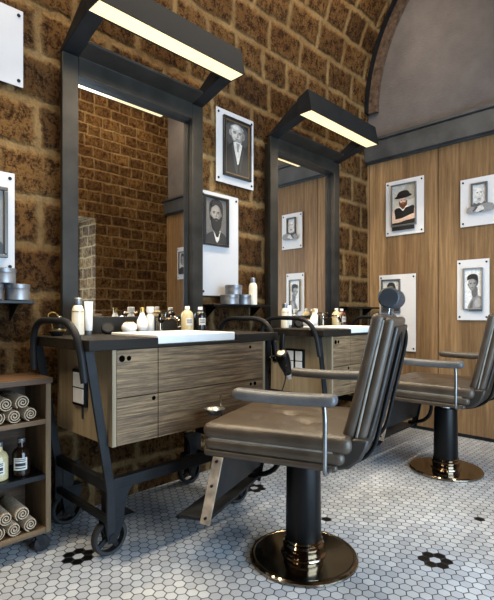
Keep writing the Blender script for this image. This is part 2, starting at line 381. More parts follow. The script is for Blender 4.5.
# ------------------------------------------------------------------ trolley stations
CX = 1.4675; CZ0, CZ1 = .945, .99
def make_station(label):
    root = thing('trolley_vanity', (CX, 2.08, 0), label, 'vanity', 'iron trolleys made into wash stations')
    L = lambda x: x - CX
    Yv = lambda y: y - 2.08
    t = MB()
    t.box(L(.882), L(1.218), Yv(1.77), Yv(2.365), CZ0, CZ1); t.box(L(1.722), L(2.053), Yv(1.77), Yv(2.365), CZ0, CZ1)
    t.box(L(1.218), L(1.722), Yv(2.212), Yv(2.365), CZ0, CZ1); t.box(L(1.218), L(1.722), Yv(1.77), Yv(2.212), CZ0, CZ0 + .014)
    t.build('countertop', 'counter', root, bevel=.002)
    c = MB(); x0, x1, y0, y1, z0, z1 = .992, 1.953, 1.80, 2.33, .53, .944
    c.box(L(x0), L(x0 + .02), Yv(1.781), Yv(y1), z0, z1); c.box(L(x1 - .02), L(x1), Yv(1.781), Yv(y1), z0, z1)
    c.box(L(x0 + .02), L(x1 - .02), Yv(y1 - .02), Yv(y1), z0, z1); c.box(L(x0 + .02), L(x1 - .02), Yv(y0 + .002), Yv(y1 - .02), z0, z0 + .02)
    c.build('cabinet_body', 'wood_side', root, bevel=.0015)
    xs = 1.224; zs = .735; g = .0018
    for (a, bb, c0, c1, holes) in ((x0 + .02, xs, zs, z1, ((1.038, .905, .0145), (1.072, .905, .011))), (x0 + .02, xs, z0, zs, ((1.20, .715, .010),)),
                                   (xs, x1 - .02, zs, z1, ((1.83, .915, .009),)), (xs, x1 - .02, z0, zs, ((1.835, .71, .009), (1.868, .71, .011)))):
        d = MB().box(L(a) + g, L(bb) - g, Yv(1.781), Yv(y0), c0 + g, c1 - g).build('drawer', 'wood_front', root, bevel=.0012)
        for hx, hz, hr in holes:
            MB().lathe([(hr, 0), (hr, .0012)], Tr(L(hx), Yv(1.7812), hz) @ R('X', 90), 20).build('finger_hole', 'hole', d)
    for sx in (-1, 1):
        def X(x): return (x - CX) * (1 if sx < 0 else -1)
        # splayed front and back legs, flat bar
        for yy in (1.815, 2.345):
            T = MB(); a, q = (.887, .944), (.987, .33)
            T.prism([(X(a[0]), a[1]), (X(a[0] + .04), a[1]), (X(q[0] + .04), q[1]), (X(q[0] + .04), .15), (X(q[0]), .15), (X(q[0]), q[1])], 'y', Yv(yy), Yv(yy + .014))
            T.build('leg', 'iron', root, bevel=.002)
        MB().box(min(X(.992), X(1.022)), max(X(.992), X(1.022)), Yv(1.83), Yv(2.344), .325, .375).build('end_rail', 'iron', root, bevel=.003)
        MB().tube(fillet([(X(.862), Yv(2.29), .83), (X(.862), Yv(2.318), 1.069), (X(.862), Yv(1.835), 1.069), (X(.876), Yv(1.797), .815)], .16, 9), .0155, 14).build('handle', 'iron', root)
        MB().box(min(X(.994), X(1.018)), max(X(.994), X(1.018)), Yv(1.83), Yv(2.344), .185, .215).build('lower_rail', 'dark_iron', root, bevel=.002)
        gu = [(1.026, .326)] + [(1.135 - .055 * math.sin(a), .326 - .126 * (1 - math.cos(a))) for a in [PI / 2 * k / 6 for k in range(7)]] + [(1.026, .2)]
        for yy in (1.93, 2.375):
            wx = X(1.06); yb = Yv(1.831) if yy < 2 else Yv(2.346)
            MB().prism([(X(a), c) for a, c in gu], 'y', min(yb, Yv(yy) - .031), min(yb, Yv(yy) - .031) + .012).build('gusset', 'dark_iron', root, bevel=.002)
            fk = MB()
            for s2 in (-1, 1):
                fk.prism([(wx - .045, .19), (wx + .06, .19), (wx + .072, .165), (wx + .02, .06), (wx - .02, .06)], 'y', Yv(yy) + s2 * .027 - .0035, Yv(yy) + s2 * .027 + .0035)
            fk.box(wx - .05, wx + .075, min(Yv(yy) - .031, yb), Yv(yy) + .031, .19, .2)
            fk.box(wx - .03, wx + .03, Yv(yy) - .02, Yv(yy) + .02, .2, .326)
            fk.build('caster_fork', 'dark_iron', root, bevel=.002)
            W = Tr(wx, Yv(yy), .084) @ R('X', 90)
            wl = MB(); tp = [(.066, -.017), (.078, -.019), (.084, -.012), (.084, .012), (.078, .019), (.066, .017)]; n_ = 36; vs = []; fs = []
            for r_, z_ in tp: vs += [(r_ * math.cos(2 * PI * k / n_), r_ * math.sin(2 * PI * k / n_), z_) for k in range(n_)]
            for q in range(6):
                for k in range(n_): fs.append((q * n_ + k, q * n_ + (k + 1) % n_, ((q + 1) % 6) * n_ + (k + 1) % n_, ((q + 1) % 6) * n_ + k))
            wl = wl.add(vs, fs, 0, W).build('wheel', 'rubber', root)
            hb = MB().lathe([(.017, -.034), (.02, -.018), (.02, .018), (.017, .034)], W, 20)
            for k in range(4): hb.box(.012, .067, -.011, .011, -.006, .006, 0, W @ R('Z', 90 * k + 35))
            hb.build('hub', 'iron', wl)
    for yy in (1.83,):
        MB().box(L(1.022), L(1.913), Yv(yy), Yv(yy + .04), .325, .375).build('long_rail', 'iron', root, bevel=.003)
    return root
st = make_station('near wash station on an iron trolley with four weathered oak drawers, left of the centre')
copy_tree(st, (STEP, 0, 0), 'far wash station on an iron trolley with oak drawers, half hidden behind the near chair')

def both(o, far_label):
    return copy_tree(o, (STEP, 0, 0), far_label)

# sink
def soft_rect(hx, hy, r, n=6):
    out = []
    for cx, cy, a0 in ((hx - r, hy - r, 0), (-hx + r, hy - r, 90), (-hx + r, -hy + r, 180), (hx - r, -hy + r, 270)):
        for i in range(n + 1):
            a = math.radians(a0 + 90 * i / n); out.append((cx + r * math.cos(a), cy + r * math.sin(a)))
    return out
s = MB(); rings = [(.248, .212, .012, .962), (.250, .214, .014, .968), (.250, .214, .014, 1.0), (.247, .211, .014, 1.003), (.228, .17, .03, 1.003), (.222, .165, .03, .998), (.19, .13, .05, .972), (.02, .02, .018, .968)]
vs = []; fs = []
for hx, hy, r, z in rings: vs += [(x, y - (0 if hy > .2 else .02), z - .962) for x, y in soft_rect(hx, hy, r)]
n = 28
for j in range(len(rings) - 1):
    for i in range(n): fs.append((j * n + i, j * n + (i + 1) % n, (j + 1) * n + (i + 1) % n, (j + 1) * n + i))
fs += [tuple(range(n))[::-1], tuple(range((len(rings) - 1) * n, len(rings) * n))]
s.add(vs, fs)
sk = thing('sink', (1.47, 1.995, .9605), 'white rectangular ceramic sink set into the near black worktop', 'sink', 'white sinks')
s.build('basin', 'ceramic', sk)
MB().lathe([(.017, .006), (.02, .0085), (.012, .0095)], Tr(0, -.02, 0), 20).build('drain', 'chrome', sk)
both(sk, 'white rectangular ceramic sink set into the far black worktop by the oak wall')

# faucet
fc = thing('faucet', (1.565, 2.262, .99), 'bronzed tap with cross handle behind the near white sink', 'faucet', 'bronzed taps')
MB().lathe([(.026, 0), (.026, .006), (.015, .012), (.014, .055), (.018, .06), (.018, .072), (.008, .078)], None, 20).build('base', 'bronze', fc)
MB().tube(fillet([(0, 0, .045), (.0, -.05, .075), (.012, -.125, .072), (.013, -.135, .03)], .03, 5), .009, 10).build('spout', 'bronze', fc)
cr = MB().lathe([(.006, .07), (.006, .1)], None, 10)
for a in (20, 110): cr.tube([(-.033 * math.cos(math.radians(a)), -.033 * math.sin(math.radians(a)), .096), (.033 * math.cos(math.radians(a)), .033 * math.sin(math.radians(a)), .096)], .005, 8)
cr.build('cross_handle', 'bronze', fc)
fc.scale = (1.25, 1.25, 1.2)
both(fc, 'bronzed tap with cross handle behind the far white sink')

# ------------------------------------------------------------------ toiletries on the worktop
def vessel(name, loc, prof, mat, label, far, cat, group, parts=(), n=28, k=True):
    o = thing(name, loc, label, cat, group)
    MB().lathe(prof, None, n).build('body', mat, o)
    for nm, pr_, mt in parts: MB().lathe(pr_, None, n).build(nm, mt, o)
    if far: both(o, far)
    return o
G = 'toiletries on the worktops'
vessel('lotion_bottle', (1.062, 2.25, .99), [(.026, 0), (.031, .004), (.031, .02), (.029, .125), (.022, .148), (.017, .152)], 'cream', 'tall cream bottle with a steel cap, leftmost on the near worktop',
       'tall cream bottle with a steel cap, leftmost on the far worktop', 'bottle', G, (('cap', [(.018, .152), (.019, .155), (.019, .185), (.015, .19)], 'tin'), ('emblem', [(.0298, .118), (.0304, .12), (.0298, .122)], 'gold')))
tb = thing('cream_tube', (1.122, 2.255, .99), 'white squeeze tube standing on its cap beside the cream bottle, near worktop', 'tube', G)
vs = []; fs = []; n = 20
for z, rx, ry in ((.022, .018, .018), (.05, .020, .018), (.10, .021, .013), (.15, .023, .006), (.172, .0245, .0012)):
    vs += [(rx * math.cos(2 * PI * i / n), ry * math.sin(2 * PI * i / n), z) for i in range(n)]
for j in range(4): fs += [(j * n + i, j * n + (i + 1) % n, (j + 1) * n + (i + 1) % n, (j + 1) * n + i) for i in range(n)]
fs += [tuple(range(n))[::-1], tuple(range(4 * n, 5 * n))]
MB().add(vs, fs).build('body', 'white', tb); MB().lathe([(.015, 0), (.016, .002), (.016, .022)], None, 20).build('cap', 'tin', tb)
both(tb, 'white squeeze tube standing on its cap, left side of the far worktop')
pk = thing('hand_mirror', (1.222, 2.262, .99), 'small round black tin tilted on its edge, near worktop', 'tin', G)
MB().lathe([(.032, 0), (.034, .002), (.034, .016), (.03, .02), (.028, .018)], Tr(.01, 0, .026) @ R('Z', -25) @ R('X', 58), 28).build('body', 'dark_iron', pk)
MB().lathe([(.027, .0185), (.026, .0195)], Tr(.01, 0, .026) @ R('Z', -25) @ R('X', 58), 28).build('lid', 'iron', pk); pk.name = 'pomade_tin'
both(pk, 'small round black tin tilted on its edge, far worktop')
vessel('round_vase', (1.364, 2.262, .99), [(.02, 0), (.034, .008), (.043, .028), (.041, .044), (.030, .058), (.02, .063)], 'ceramic', 'squat round white vase with a gold rim behind the near sink',
       'squat round white vase with a gold rim behind the far sink', 'vase', G, (('gold_rim', [(.0255, .0605), (.024, .066), (.017, .067), (.016, .064)], 'gold'),))
vessel('bud_vase', (1.452, 2.27, .99), [(.014, 0), (.024, .012), (.033, .045), (.03, .07), (.014, .105), (.0105, .118)], 'ceramic', 'teardrop white bottle with a gold collar behind the near sink',
       'teardrop white bottle with a gold collar behind the far sink', 'bottle', G, (('collar', [(.0112, .116), (.0125, .12), (.0115, .128), (.0135, .142), (.015, .145), (.012, .146)], 'gold'),))
vessel('white_bottle', (1.535, 2.315, .99), [(.022, 0), (.023, .003), (.023, .095), (.019, .103), (.015, .105)], 'white', 'white cylinder bottle with a square white cap behind the near tap',
       'white cylinder bottle with a square white cap behind the far tap', 'bottle', G, (('cap', [(.015, .105), (.015, .115), (.0215, .117), (.0215, .148), (.019, .15)], 'white'),))
def shampoo(name, loc, mat, cap, label, far, h=.128):
    o = thing(name, loc, label, 'bottle', G)
    MB().lathe([(.034, 0), (.038, .004), (.038, h - .03), (.033, h - .012), (.02, h), (.014, h + .003), (.014, h + .01)], None, 28).build('body', mat, o)
    MB().lathe([(.0155, h + .008), (.0155, h + .024), (.013, h + .027)], None, 20).build('cap', cap, o)
    lb = MB(); lk = MB(); n = 10; A = math.radians(-142); dA = math.radians(70)
    for q, r, z0, z1, sc in ((lb, .0386, .038, .082, 1), (lk, .0389, .050, .07, .72)):
        for i in range(n):
            a0, a1 = A + dA * (.5 - sc / 2 + sc * i / n), A + dA * (.5 - sc / 2 + sc * (i + 1) / n)
            for zz0, zz1 in (((z0, z1),) if q is lb else ((.052, .056), (.061, .064), (.068, .073))):
                ri = r - .0008
                q.prism([(ri * math.cos(a0), ri * math.sin(a0)), (r * math.cos(a0), r * math.sin(a0)), (r * math.cos(a1), r * math.sin(a1)), (ri * math.cos(a1), ri * math.sin(a1))], 'z', zz0, zz1)
    l = lb.build('label', 'label', o); lk.build('lettering', 'ink', l)
    if far: both(o, far)
    return o
shampoo('lotion_bottle', (1.765, 2.258, .99), 'honey', 'white', 'honey coloured lotion bottle with a white label, right of the near sink', 'honey coloured lotion bottle with a white label, right of the far sink')
shampoo('lotion_bottle', (1.872, 2.262, .99), 'dark_glass', 'white', 'black bottle with a white label by the right post of the near mirror', None, .125)
shampoo('lotion_bottle', (1.872 + STEP - .02, 2.262, .99), 'brown_glass', 'white', 'brown bottle with a white label by the right post of the far mirror', None, .125)
# shaving brush and soap bowl at the left end
o = thing('soap_bowl', (.955, 2.25, .99), 'small dark shaving bowl with a pale band under the left post of the near mirror', 'bowl')
MB().lathe([(.022, 0), (.026, .003), (.04, .022), (.043, .036), (.04, .036), (.03, .02)], None, 26).build('body', 'dark_glass', o)
MB().lathe([(.0418, .024), (.0435, .029), (.0438, .034), (.041, .034)], None, 26).build('band', 'gold', o)
o = thing('shaving_brush', (.985, 2.315, .99), 'shaving brush with a dark round knob hanging on a curved gold stand', 'shaving brush')
MB().lathe([(.032, 0), (.033, .006), (.006, .01)], None, 22).build('foot', 'gold', o)
MB().tube(fillet([(-.024, 0, .006), (-.026, 0, .06), (-.052, 0, .105), (-.02, 0, .12), (.004, 0, .1)], .03, 5), .0038, 8).build('stand', 'gold', o)
MB().lathe([(.008, .02), (.018, .035), (.012, .056), (.01, .06), (.021, .07), (.022, .085), (.014, .098), (.006, .102)], Tr(.006, 0, 0), 20).build('brush', 'dark_glass', o)

# power outlets on the cabinet sides
def outlet(x, y, z, label, four):
    o = thing('power_outlet', (x, y, z), label, 'outlet', 'outlets on the cabinet sides')
    wd = .068 if not four else .085
    MB().box(-.014, 0, -wd, wd, -.085, .085).build('plate', 'black', o, bevel=.003)
    for i in (-1, 1):
        for j in ((-1, 1) if four else (0,)):
            hw = .03 if four else .052
            MB().box(-.018, -.014, j * .039 - hw, j * .039 + hw, i * .037 - .034, i * .037 + .034).build('socket', 'socket', o, bevel=.002)
    if not four: MB().tube([(-.006, -.02, -.085), (-.006, -.022, -.13), (-.005, -.024, -.143)], .004, 8).build('cable', 'rubber', o)
    return o
outlet(.9918, 2.065, .755, 'black outlet plate with two white sockets on the near cabinet side', False)
outlet(.9918 + STEP, 2.09, .76, 'black outlet plate with four white squares on the far cabinet side', True)

# hair dryer hung on the right of the near cabinet
hd = thing('hair_dryer', (2.022, 1.728, .80), 'black hair dryer with a cream round back, hanging right of the near cabinet', 'hair dryer')
A = Tr(0, -.02, .05) @ R('Z', -72) @ R('X', -50)
MB().lathe([(.030, -.035), (.037, -.025), (.039, .0), (.036, .05), (.027, .10), (.024, .125)], A @ R('X', -90) @ Tr(0, 0, 0), 26).build('barrel', 'black', hd)
MB().lathe([(.022, -.0365), (.022, -.040), (.017, -.042)], A @ R('X', -90), 24).build('rear_cap', 'cream', hd)
MB().lathe([(.026, .124), (.027, .132), (.02, .165), (.017, .165)], A @ R('X', -90), 22).build('nozzle', 'chrome', hd)
MB().tube(fillet([(0, 0, 0), (-.01, -.004, .06), (.004, -.002, .12)], .05, 5), .016, 12, 0, Tr(0, -.015, .06)).build('handle', 'black', hd)
MB().tube(fillet([(-.05, .0, .02), (.0, .0, .03), (.045, -.01, -.02), (.02, -.02, -.1), (-.02, -.02, -.16)], .05, 6), .004, 8).build('cord', 'rubber', hd)
MB().tube(fillet([(-.05, .03, .05), (0, .03, .05), (0, -.035, .03), (.01, -.04, .0)], .02, 4), .006, 8).build('hook', 'chrome', hd)

# ------------------------------------------------------------------ wall shelves with tins
def shelf(x0, x1, label):
    o = thing('wall_shelf', ((x0 + x1) / 2, YW, 1.163), label, 'shelf', 'thin black shelves on the stone wall')
    w = (x1 - x0) / 2
    MB().box(-w, w, -.155, 0, -.016, 0).build('board', 'black', o, bevel=.002)
    for s2 in (-1, 1): MB().prism([(0, -.016), (-.11, -.016), (0, -.1)], 'x', s2 * (w - .06) - .003, s2 * (w - .06) + .003).build('bracket', 'black', o)
    return o
shelf(.36, .872, 'thin black wall shelf with grey tins, at the left edge')
shelf(2.035, 2.60, 'thin black wall shelf with grey tins between the two mirrors')
shelf(3.675, 4.25, 'thin black wall shelf between the far mirror and the oak wall')
def tin(x, y, z, r, h, label):
    o = thing('storage_tin', (x, y, z), label, 'tin', 'grey tins on the wall shelves')
    MB().lathe([(r - .003, 0), (r, .003), (r, h - .02), (r - .001, h - .018)], None, 28).build('body', 'tin', o)
    MB().lathe([(r + .002, h - .02), (r + .002, h - .003), (r - .002, h)], None, 28).build('lid', 'tin', o)
tin(2.205, 2.345, 1.163, .066, .068, 'wide grey tin at the left, bottom of the stack on the middle shelf')
tin(2.345, 2.35, 1.163, .055, .072, 'grey tin at the right, in the bottom row on the middle shelf')
tin(2.243, 2.345, 1.2315, .06, .068, 'grey tin on top of the others on the middle shelf')
tin(.806, 2.35, 1.163, .055, .078, 'grey tin at the right end of the left shelf, in the bottom row')
tin(.686, 2.35, 1.163, .055, .078, 'dark side grey tin on the left shelf at the picture edge, bottom row')
tin(.742, 2.35, 1.2415, .055, .072, 'grey tin on top of two others on the left shelf')
vessel('lotion_bottle', (2.445, 2.35, 1.163), [(.028, 0), (.031, .004), (.031, .135), (.024, .155), (.016, .162)], 'cream', 'slim cream bottle right of the grey tins on the middle shelf', None, 'bottle', None,
       (('cap', [(.017, .162), (.018, .165), (.018, .195), (.014, .2)], 'tin'),))

# ------------------------------------------------------------------ pinned portrait boards
def blob(cx, cy, rx, ry, n=28, a0=0, a1=360, tilt=0):
    t = math.radians(tilt); out = []
    for i in range(n):
        a = math.radians(a0 + (a1 - a0) * i / (n - (0 if a1 - a0 == 360 else 1)))
        x, y = rx * math.cos(a), ry * math.sin(a)
        out.append((cx + x * math.cos(t) - y * math.sin(t), cy + x * math.sin(t) + y * math.cos(t)))
    return out
def smoothp(pts, k=5):
    out = []; n = len(pts)
    for i in range(n):
        p0, p1, p2, p3 = [Vector(pts[(i + d) % n]) for d in (-1, 0, 1, 2)]
        for j in range(k):
            t = j / k
            out.append(tuple(.5 * (2 * p1 + (p2 - p0) * t + (2 * p0 - 5 * p1 + 4 * p2 - p3) * t * t + (3 * p1 - p0 - 3 * p2 + p3) * t ** 3)))
    return out
def face(cx, cy, s, skin, shade, brow, asp):
    """a face in picture units: head, ears, eyes, brows, nose, mouth"""
    X = lambda v: cx + v * s; Y = lambda v: cy + v * s * asp
    E = lambda x, y, rx, ry, **k: blob(X(x), Y(y), rx * s, ry * s * asp, **k)
    mid = tuple((a + b_) // 2 for a, b_ in zip(skin, shade))
    return [(mid, E(-.88, -.05, .13, .24)), (shade, E(.88, -.05, .13, .24)),
            (shade, smoothp([(X(-.84), Y(.3)), (X(-.5), Y(1.05)), (X(0), Y(1.2)), (X(.5), Y(1.05)), (X(.84), Y(.3)), (X(.72), Y(-.55)), (X(.3), Y(-1.08)), (X(-.3), Y(-1.08)), (X(-.72), Y(-.55))])),
            (mid, smoothp([(X(-.84), Y(.3)), (X(-.5), Y(1.05)), (X(0), Y(1.18)), (X(.42), Y(1.0)), (X(.66), Y(.3)), (X(.5), Y(-.5)), (X(.15), Y(-1.05)), (X(-.3), Y(-1.06)), (X(-.7), Y(-.5))])),
            (skin, smoothp([(X(-.76), Y(.3)), (X(-.45), Y(.98)), (X(0), Y(1.08)), (X(.3), Y(.9)), (X(.42), Y(.3)), (X(.3), Y(-.45)), (X(.02), Y(-.9)), (X(-.3), Y(-.92)), (X(-.6), Y(-.45))])),
            (mid, E(-.36, .12, .24, .12)), (mid, E(.36, .12, .24, .12)),
            (brow, E(-.36, .24, .26, .05, tilt=4)), (brow, E(.36, .24, .26, .05, tilt=-4)), (brow, E(-.35, .08, .13, .045)), (brow, E(.35, .08, .13, .045)),
            (mid, smoothp([(X(.02), Y(.12)), (X(.1), Y(.1)), (X(.18), Y(-.26)), (X(.02), Y(-.3))])), (shade, E(.02, -.31, .14, .035)),
            (shade, E(0, -.58, .28, .05)), (mid, E(0, -.69, .18, .05))]

def poster(name, wall, a0, a1, z0, z1, fr, shapes, frame_col, bg, label, over=(), fw=.055, inner=None, pinned=True):
    """fr: picture frame rectangle in board fractions; shapes in picture fractions; over: shapes lying over the frame edge"""
    w, h = abs(a1 - a0), z1 - z0; am = (a0 + a1) / 2
    if wall == 'back': root = thing(name, (am, YW, z0), label, 'poster', 'pinned portrait boards')
    else: root = thing(name, (XW - .02, am, z0), label, 'poster', 'pinned portrait boards', -PI / 2)
    MB().box(-w / 2, w / 2, -.016, -.012, 0, h).build('board', 'dimmed_board' if wall == 'back' else 'paper', root, smooth=0)  # back wall boards use the copy darkened to offset the lamps
    for px in (-1, 1):
        for pz in (.028, h - .028):
            MB().lathe([(.005, 0), (.005, .016), (.0085, .0162), (.0085, .02), (.006, .0215)], Tr(px * (w / 2 - .022), 0, pz) @ R('X', 90), 14).build('pin', 'dark_iron', root)
    X0, X1, Z0, Z1 = -w / 2 + fr[0] * w, -w / 2 + fr[2] * w, fr[1] * h, fr[3] * h
    fwm = fw * (X1 - X0) * 1.3
    F = MB()
    for q in ((X0, X1, Z0, Z0 + fwm), (X0, X1, Z1 - fwm, Z1), (X0, X0 + fwm, Z0 + fwm, Z1 - fwm), (X1 - fwm, X1, Z0 + fwm, Z1 - fwm)):
        F.box(q[0], q[1], -.036, -.016, q[2], q[3])
    fo = F.build('picture_frame', paint(frame_col, .35), root, bevel=.003)
    if inner:
        I = MB(); e = fwm * .3; a, b2, c, d = X0 + fwm, X1 - fwm, Z0 + fwm, Z1 - fwm
        for q in ((a, b2, c, c + e), (a, b2, d - e, d), (a, a + e, c + e, d - e), (b2 - e, b2, c + e, d - e)): I.box(q[0], q[1], -.030, -.016, q[2], q[3])
        I.build('inner_slip', inner if isinstance(inner, str) else paint(inner), fo)
    p = MB(); mats = [paint(bg)]; a, b2, c, d = X0 + fwm * .6, X1 - fwm * .6, Z0 + fwm * .6, Z1 - fwm * .6
    p.box(a, b2, -.020, -.016, c, d)
    def lay(pp, lst, y, lo, hi, mt):
        for i, (col, pts) in enumerate(lst):
            m = paint(col)
            if m not in mt: mt.append(m)
            yy = y - .00035 * (i + 1)
            q = [(a + min(max(x, lo[0]), hi[0]) * (b2 - a), c + min(max(z, lo[1]), hi[1]) * (d - c)) for x, z in pts]
            pp.add([(x, yy, z) for x, z in q] + [(x, y + .001, z) for x, z in q],
                   [tuple(range(len(q)))] + [(k, len(q) + k, len(q) + (k + 1) % len(q), (k + 1) % len(q)) for k in range(len(q))], mt.index(m))
    lay(p, shapes, -.020, (0, 0), (1, 1), mats)
    p.build('portrait_print', mats, root, smooth=0)
    if over:
        p = MB(); mats = []
        lay(p, over, -.0365, (-.6, -.6), (1.6, 1.6), mats)
        p.build('cutout_print', mats, root, smooth=0)
    return root

# old man in a dark suit
sh = [((58, 58, 59), blob(.5, .75, .46, .26)), ((132, 130, 128), blob(.25, .775, .06, .06)), ((112, 110, 108), blob(.755, .765, .055, .07)), ((140, 138, 136), blob(.5, .87, .255, .065))]
sh += face(.5, .765, .29, (168, 164, 160), (104, 102, 100), (58, 56, 55), .53)
sh += [((188, 185, 180), blob(.42, .875, .13, .035)), ((120, 118, 116), blob(.5, .632, .16, .022)),
       ((30, 30, 32), smoothp([(.0, 0), (0, .34), (.14, .48), (.34, .6), (.5, .3), (.68, .58), (.9, .46), (1, .32), (1, 0)])),
       ((186, 184, 180), [(.33, .6), (.42, .62), (.6, .62), (.68, .58), (.54, .24), (.47, .2)]), ((128, 126, 124), [(.44, .6), (.58, .6), (.53, .44), (.48, .44)]),
       ((52, 52, 54), [(.26, .5), (.32, .58), (.5, .18), (.47, .02), (.4, .1)]), ((48, 48, 50), [(.76, .5), (.7, .57), (.54, .16), (.58, .04), (.62, .14)])]
poster('portrait_poster', 'back', 2.176, 2.558, 2.044, 2.572, (.16, .10, .90, .92), sh, (24, 23, 23), (36, 36, 37),
       'white pinned board of an old man in a dark frame, high between mirrors', inner=(120, 94, 62))
# black bearded man, frame in the upper left of a tall board
sh = [((28, 26, 26), smoothp([(.22, .62), (.24, .88), (.5, .97), (.78, .9), (.8, .62), (.7, .5), (.3, .5)]))]
sh += face(.5, .66, .255, (134, 128, 122), (92, 87, 82), (26, 24, 24), .68)
sh += [((26, 24, 24), smoothp([(.28, .88), (.5, .98), (.76, .88), (.72, .82), (.5, .86), (.34, .8)])),
       ((22, 20, 20), smoothp([(.29, .58), (.4, .55), (.5, .57), (.62, .55), (.73, .6), (.7, .38), (.52, .26), (.34, .36)])), ((70, 62, 60), blob(.5, .515, .06, .014)),
       ((38, 37, 38), smoothp([(0, 0), (0, .14), (.2, .24), (.38, .28), (.66, .28), (.84, .24), (1, .12), (1, 0)])),
       ((186, 182, 176), [(.36, .3), (.46, .2), (.6, .2), (.68, .31), (.6, .1), (.52, .04), (.46, .1)]), ((20, 20, 20), blob(.53, .2, .07, .04))]
poster('portrait_poster', 'back', 2.035, 2.395, 1.226, 1.955, (.05, .48, .70, .96), sh, (30, 28, 28), (92, 88, 84),
       'tall white pinned board with a black bearded man above blank space, over the middle shelf')
# two boards at the left edge of the picture
poster('portrait_poster', 'back', .47, .829, 1.305, 1.80, (.2, .14, .90, .84), sh, (66, 62, 58), (120, 118, 116), 'white pinned board with a grey frame, at the left edge above the shelf tins')
poster('portrait_poster', 'back', .45, .87, 2.245, 2.63, (.08, .15, .58, .85), sh, (40, 40, 40), (120, 118, 116), 'blank cornered white pinned board in the top left corner')
# man with a hat and a red brown beard
sh = [((206, 200, 186), blob(.28, .62, .24, .2)), ((168, 164, 152), blob(.78, .8, .3, .2))]
sh += face(.47, .60, .17, (228, 200, 182), (188, 152, 132), (96, 66, 50), .56)
sh += [((108, 62, 38), smoothp([(.30, .60), (.37, .545), (.47, .56), (.58, .545), (.64, .60), (.62, .47), (.48, .385), (.34, .46)])), ((176, 108, 90), blob(.47, .525, .05, .010)),
       ((24, 22, 23), smoothp([(.25, .71), (.28, .80), (.40, .84), (.58, .845), (.70, .81), (.72, .715)])), ((14, 14, 16), blob(.48, .705, .36, .042, tilt=3)),
       ((220, 190, 172), smoothp([(.0, .08), (.0, .32), (.1, .40), (.26, .42), (.26, .1)])), ((212, 178, 160), smoothp([(.8, .1), (.8, .42), (.95, .38), (1, .3), (1, .1)])),
       ((236, 232, 226), smoothp([(.26, .43), (.34, .46), (.48, .385), (.62, .46), (.70, .43), (.5, .34)])),
       ((16, 17, 20), smoothp([(.12, .38), (.26, .43), (.36, .42), (.48, .345), (.6, .42), (.72, .43), (.93, .44), (.92, .2), (.86, .0), (.16, .0), (.16, .2)])),
       ((218, 186, 166), smoothp([(.02, .08), (.1, .15), (.45, .17), (.8, .235), (.96, .24), (.98, .14), (.6, .105), (.3, .07)])), ((184, 146, 124), smoothp([(.24, .095), (.6, .13), (.9, .165), (.6, .115)])),
       ((14, 15, 18), [(0, 0), (0, .06), (.3, .07), (.6, .1), (1, .13), (1, 0)])]
poster('portrait_poster', 'right', 1.866, 2.254, 1.868, 2.405, (.16, .16, .82, .92), sh, (104, 104, 104), (196, 196, 192),
       'white pinned board of a bearded man in black hat and vest, on the oak wall', over=[((16, 17, 20), [(.03, -.13), (.03, -.03), (.97, -.03), (.97, -.13)])], fw=.035)
# inked face with small frame
sh = face(.5, .55, .36, (226, 226, 224), (196, 196, 196), (90, 90, 92), .62)
sh += [((176, 176, 177), blob(.5, .27, .13, .08)), ((96, 96, 98), blob(.5, .28, .07, .018)), ((96, 96, 98), smoothp([(.12, 0), (.16, .12), (.34, .06), (.5, .1), (.66, .05), (.86, .14), (.9, 0)])), ((120, 120, 122), blob(.5, .97, .28, .02))]
poster('portrait_poster', 'right', 1.228, 1.534, 1.866, 2.284, (.30, .40, .74, .88), sh, (92, 94, 96), (214, 214, 214),
       'white pinned board of a framed pale face above hands, on the oak wall',
       over=[((140, 140, 142), smoothp([(-.3, -.36), (-.28, -.1), (.1, -.06), (.3, -.2), (.6, -.03), (1.1, .04), (1.5, -.06), (1.45, -.34), (.5, -.38)])), ((206, 206, 206), smoothp([(.3, -.32), (.45, -.08), (.75, -.06), (.85, -.3)])), ((52, 52, 54), [(.05, -.26), (.38, -.1), (.42, -.14), (.12, -.31)]), ((60, 60, 62), [(.5, -.33), (.85, -.26), (.85, -.3), (.55, -.37)])], fw=.08)
# young man looking aside
sh = [((138, 138, 140), smoothp([(.24, 0), (.3, .16), (.46, .28), (.46, .38), (.72, .4), (.80, .33), (1, .27), (1, 0)])), ((96, 96, 98), smoothp([(.3, 0), (.36, .15), (.5, .22), (.48, .1), (.44, 0)])), ((170, 170, 172), smoothp([(.62, .06), (.6, .2), (.8, .28), (.94, .2), (.9, .06)])),
      ((104, 104, 106), smoothp([(.44, .34), (.44, .5), (.72, .54), (.74, .38), (.58, .28)]))]
sh += face(.48, .61, .27, (160, 160, 160), (104, 104, 104), (40, 40, 42), .5)
sh += [((34, 34, 36), smoothp([(.2, .72), (.2, .80), (.32, .85), (.56, .87), (.74, .83), (.78, .70), (.74, .6), (.70, .70), (.5, .745), (.3, .735)]))]
poster('portrait_poster', 'right', 1.296, 1.563, 1.042, 1.574, (.2, .17, .82, .86), sh, (124, 128, 132), (228, 230, 232),
       'white pinned board of a bare shouldered young man, low on the oak wall', over=[((70, 72, 74), [(.3, -.05), (.3, -.015), (1.02, .0), (1.04, -.06)])], fw=.055)
# board behind the headrest
sh = [((44, 44, 46), smoothp([(.26, .5), (.28, .84), (.5, .93), (.74, .84), (.76, .5)]))] + face(.5, .6, .24, (150, 148, 146), (110, 108, 106), (40, 40, 40), .75) + [((52, 52, 54), smoothp([(0, 0), (.04, .2), (.4, .3), (.64, .3), (.98, .2), (1, 0)]))]
poster('portrait_poster', 'right', 1.945, 2.328, .735, 1.484, (.08, .5, .60, .94), sh, (78, 82, 88), (206, 206, 204), 'tall white pinned board with a grey frame behind the near headrest')
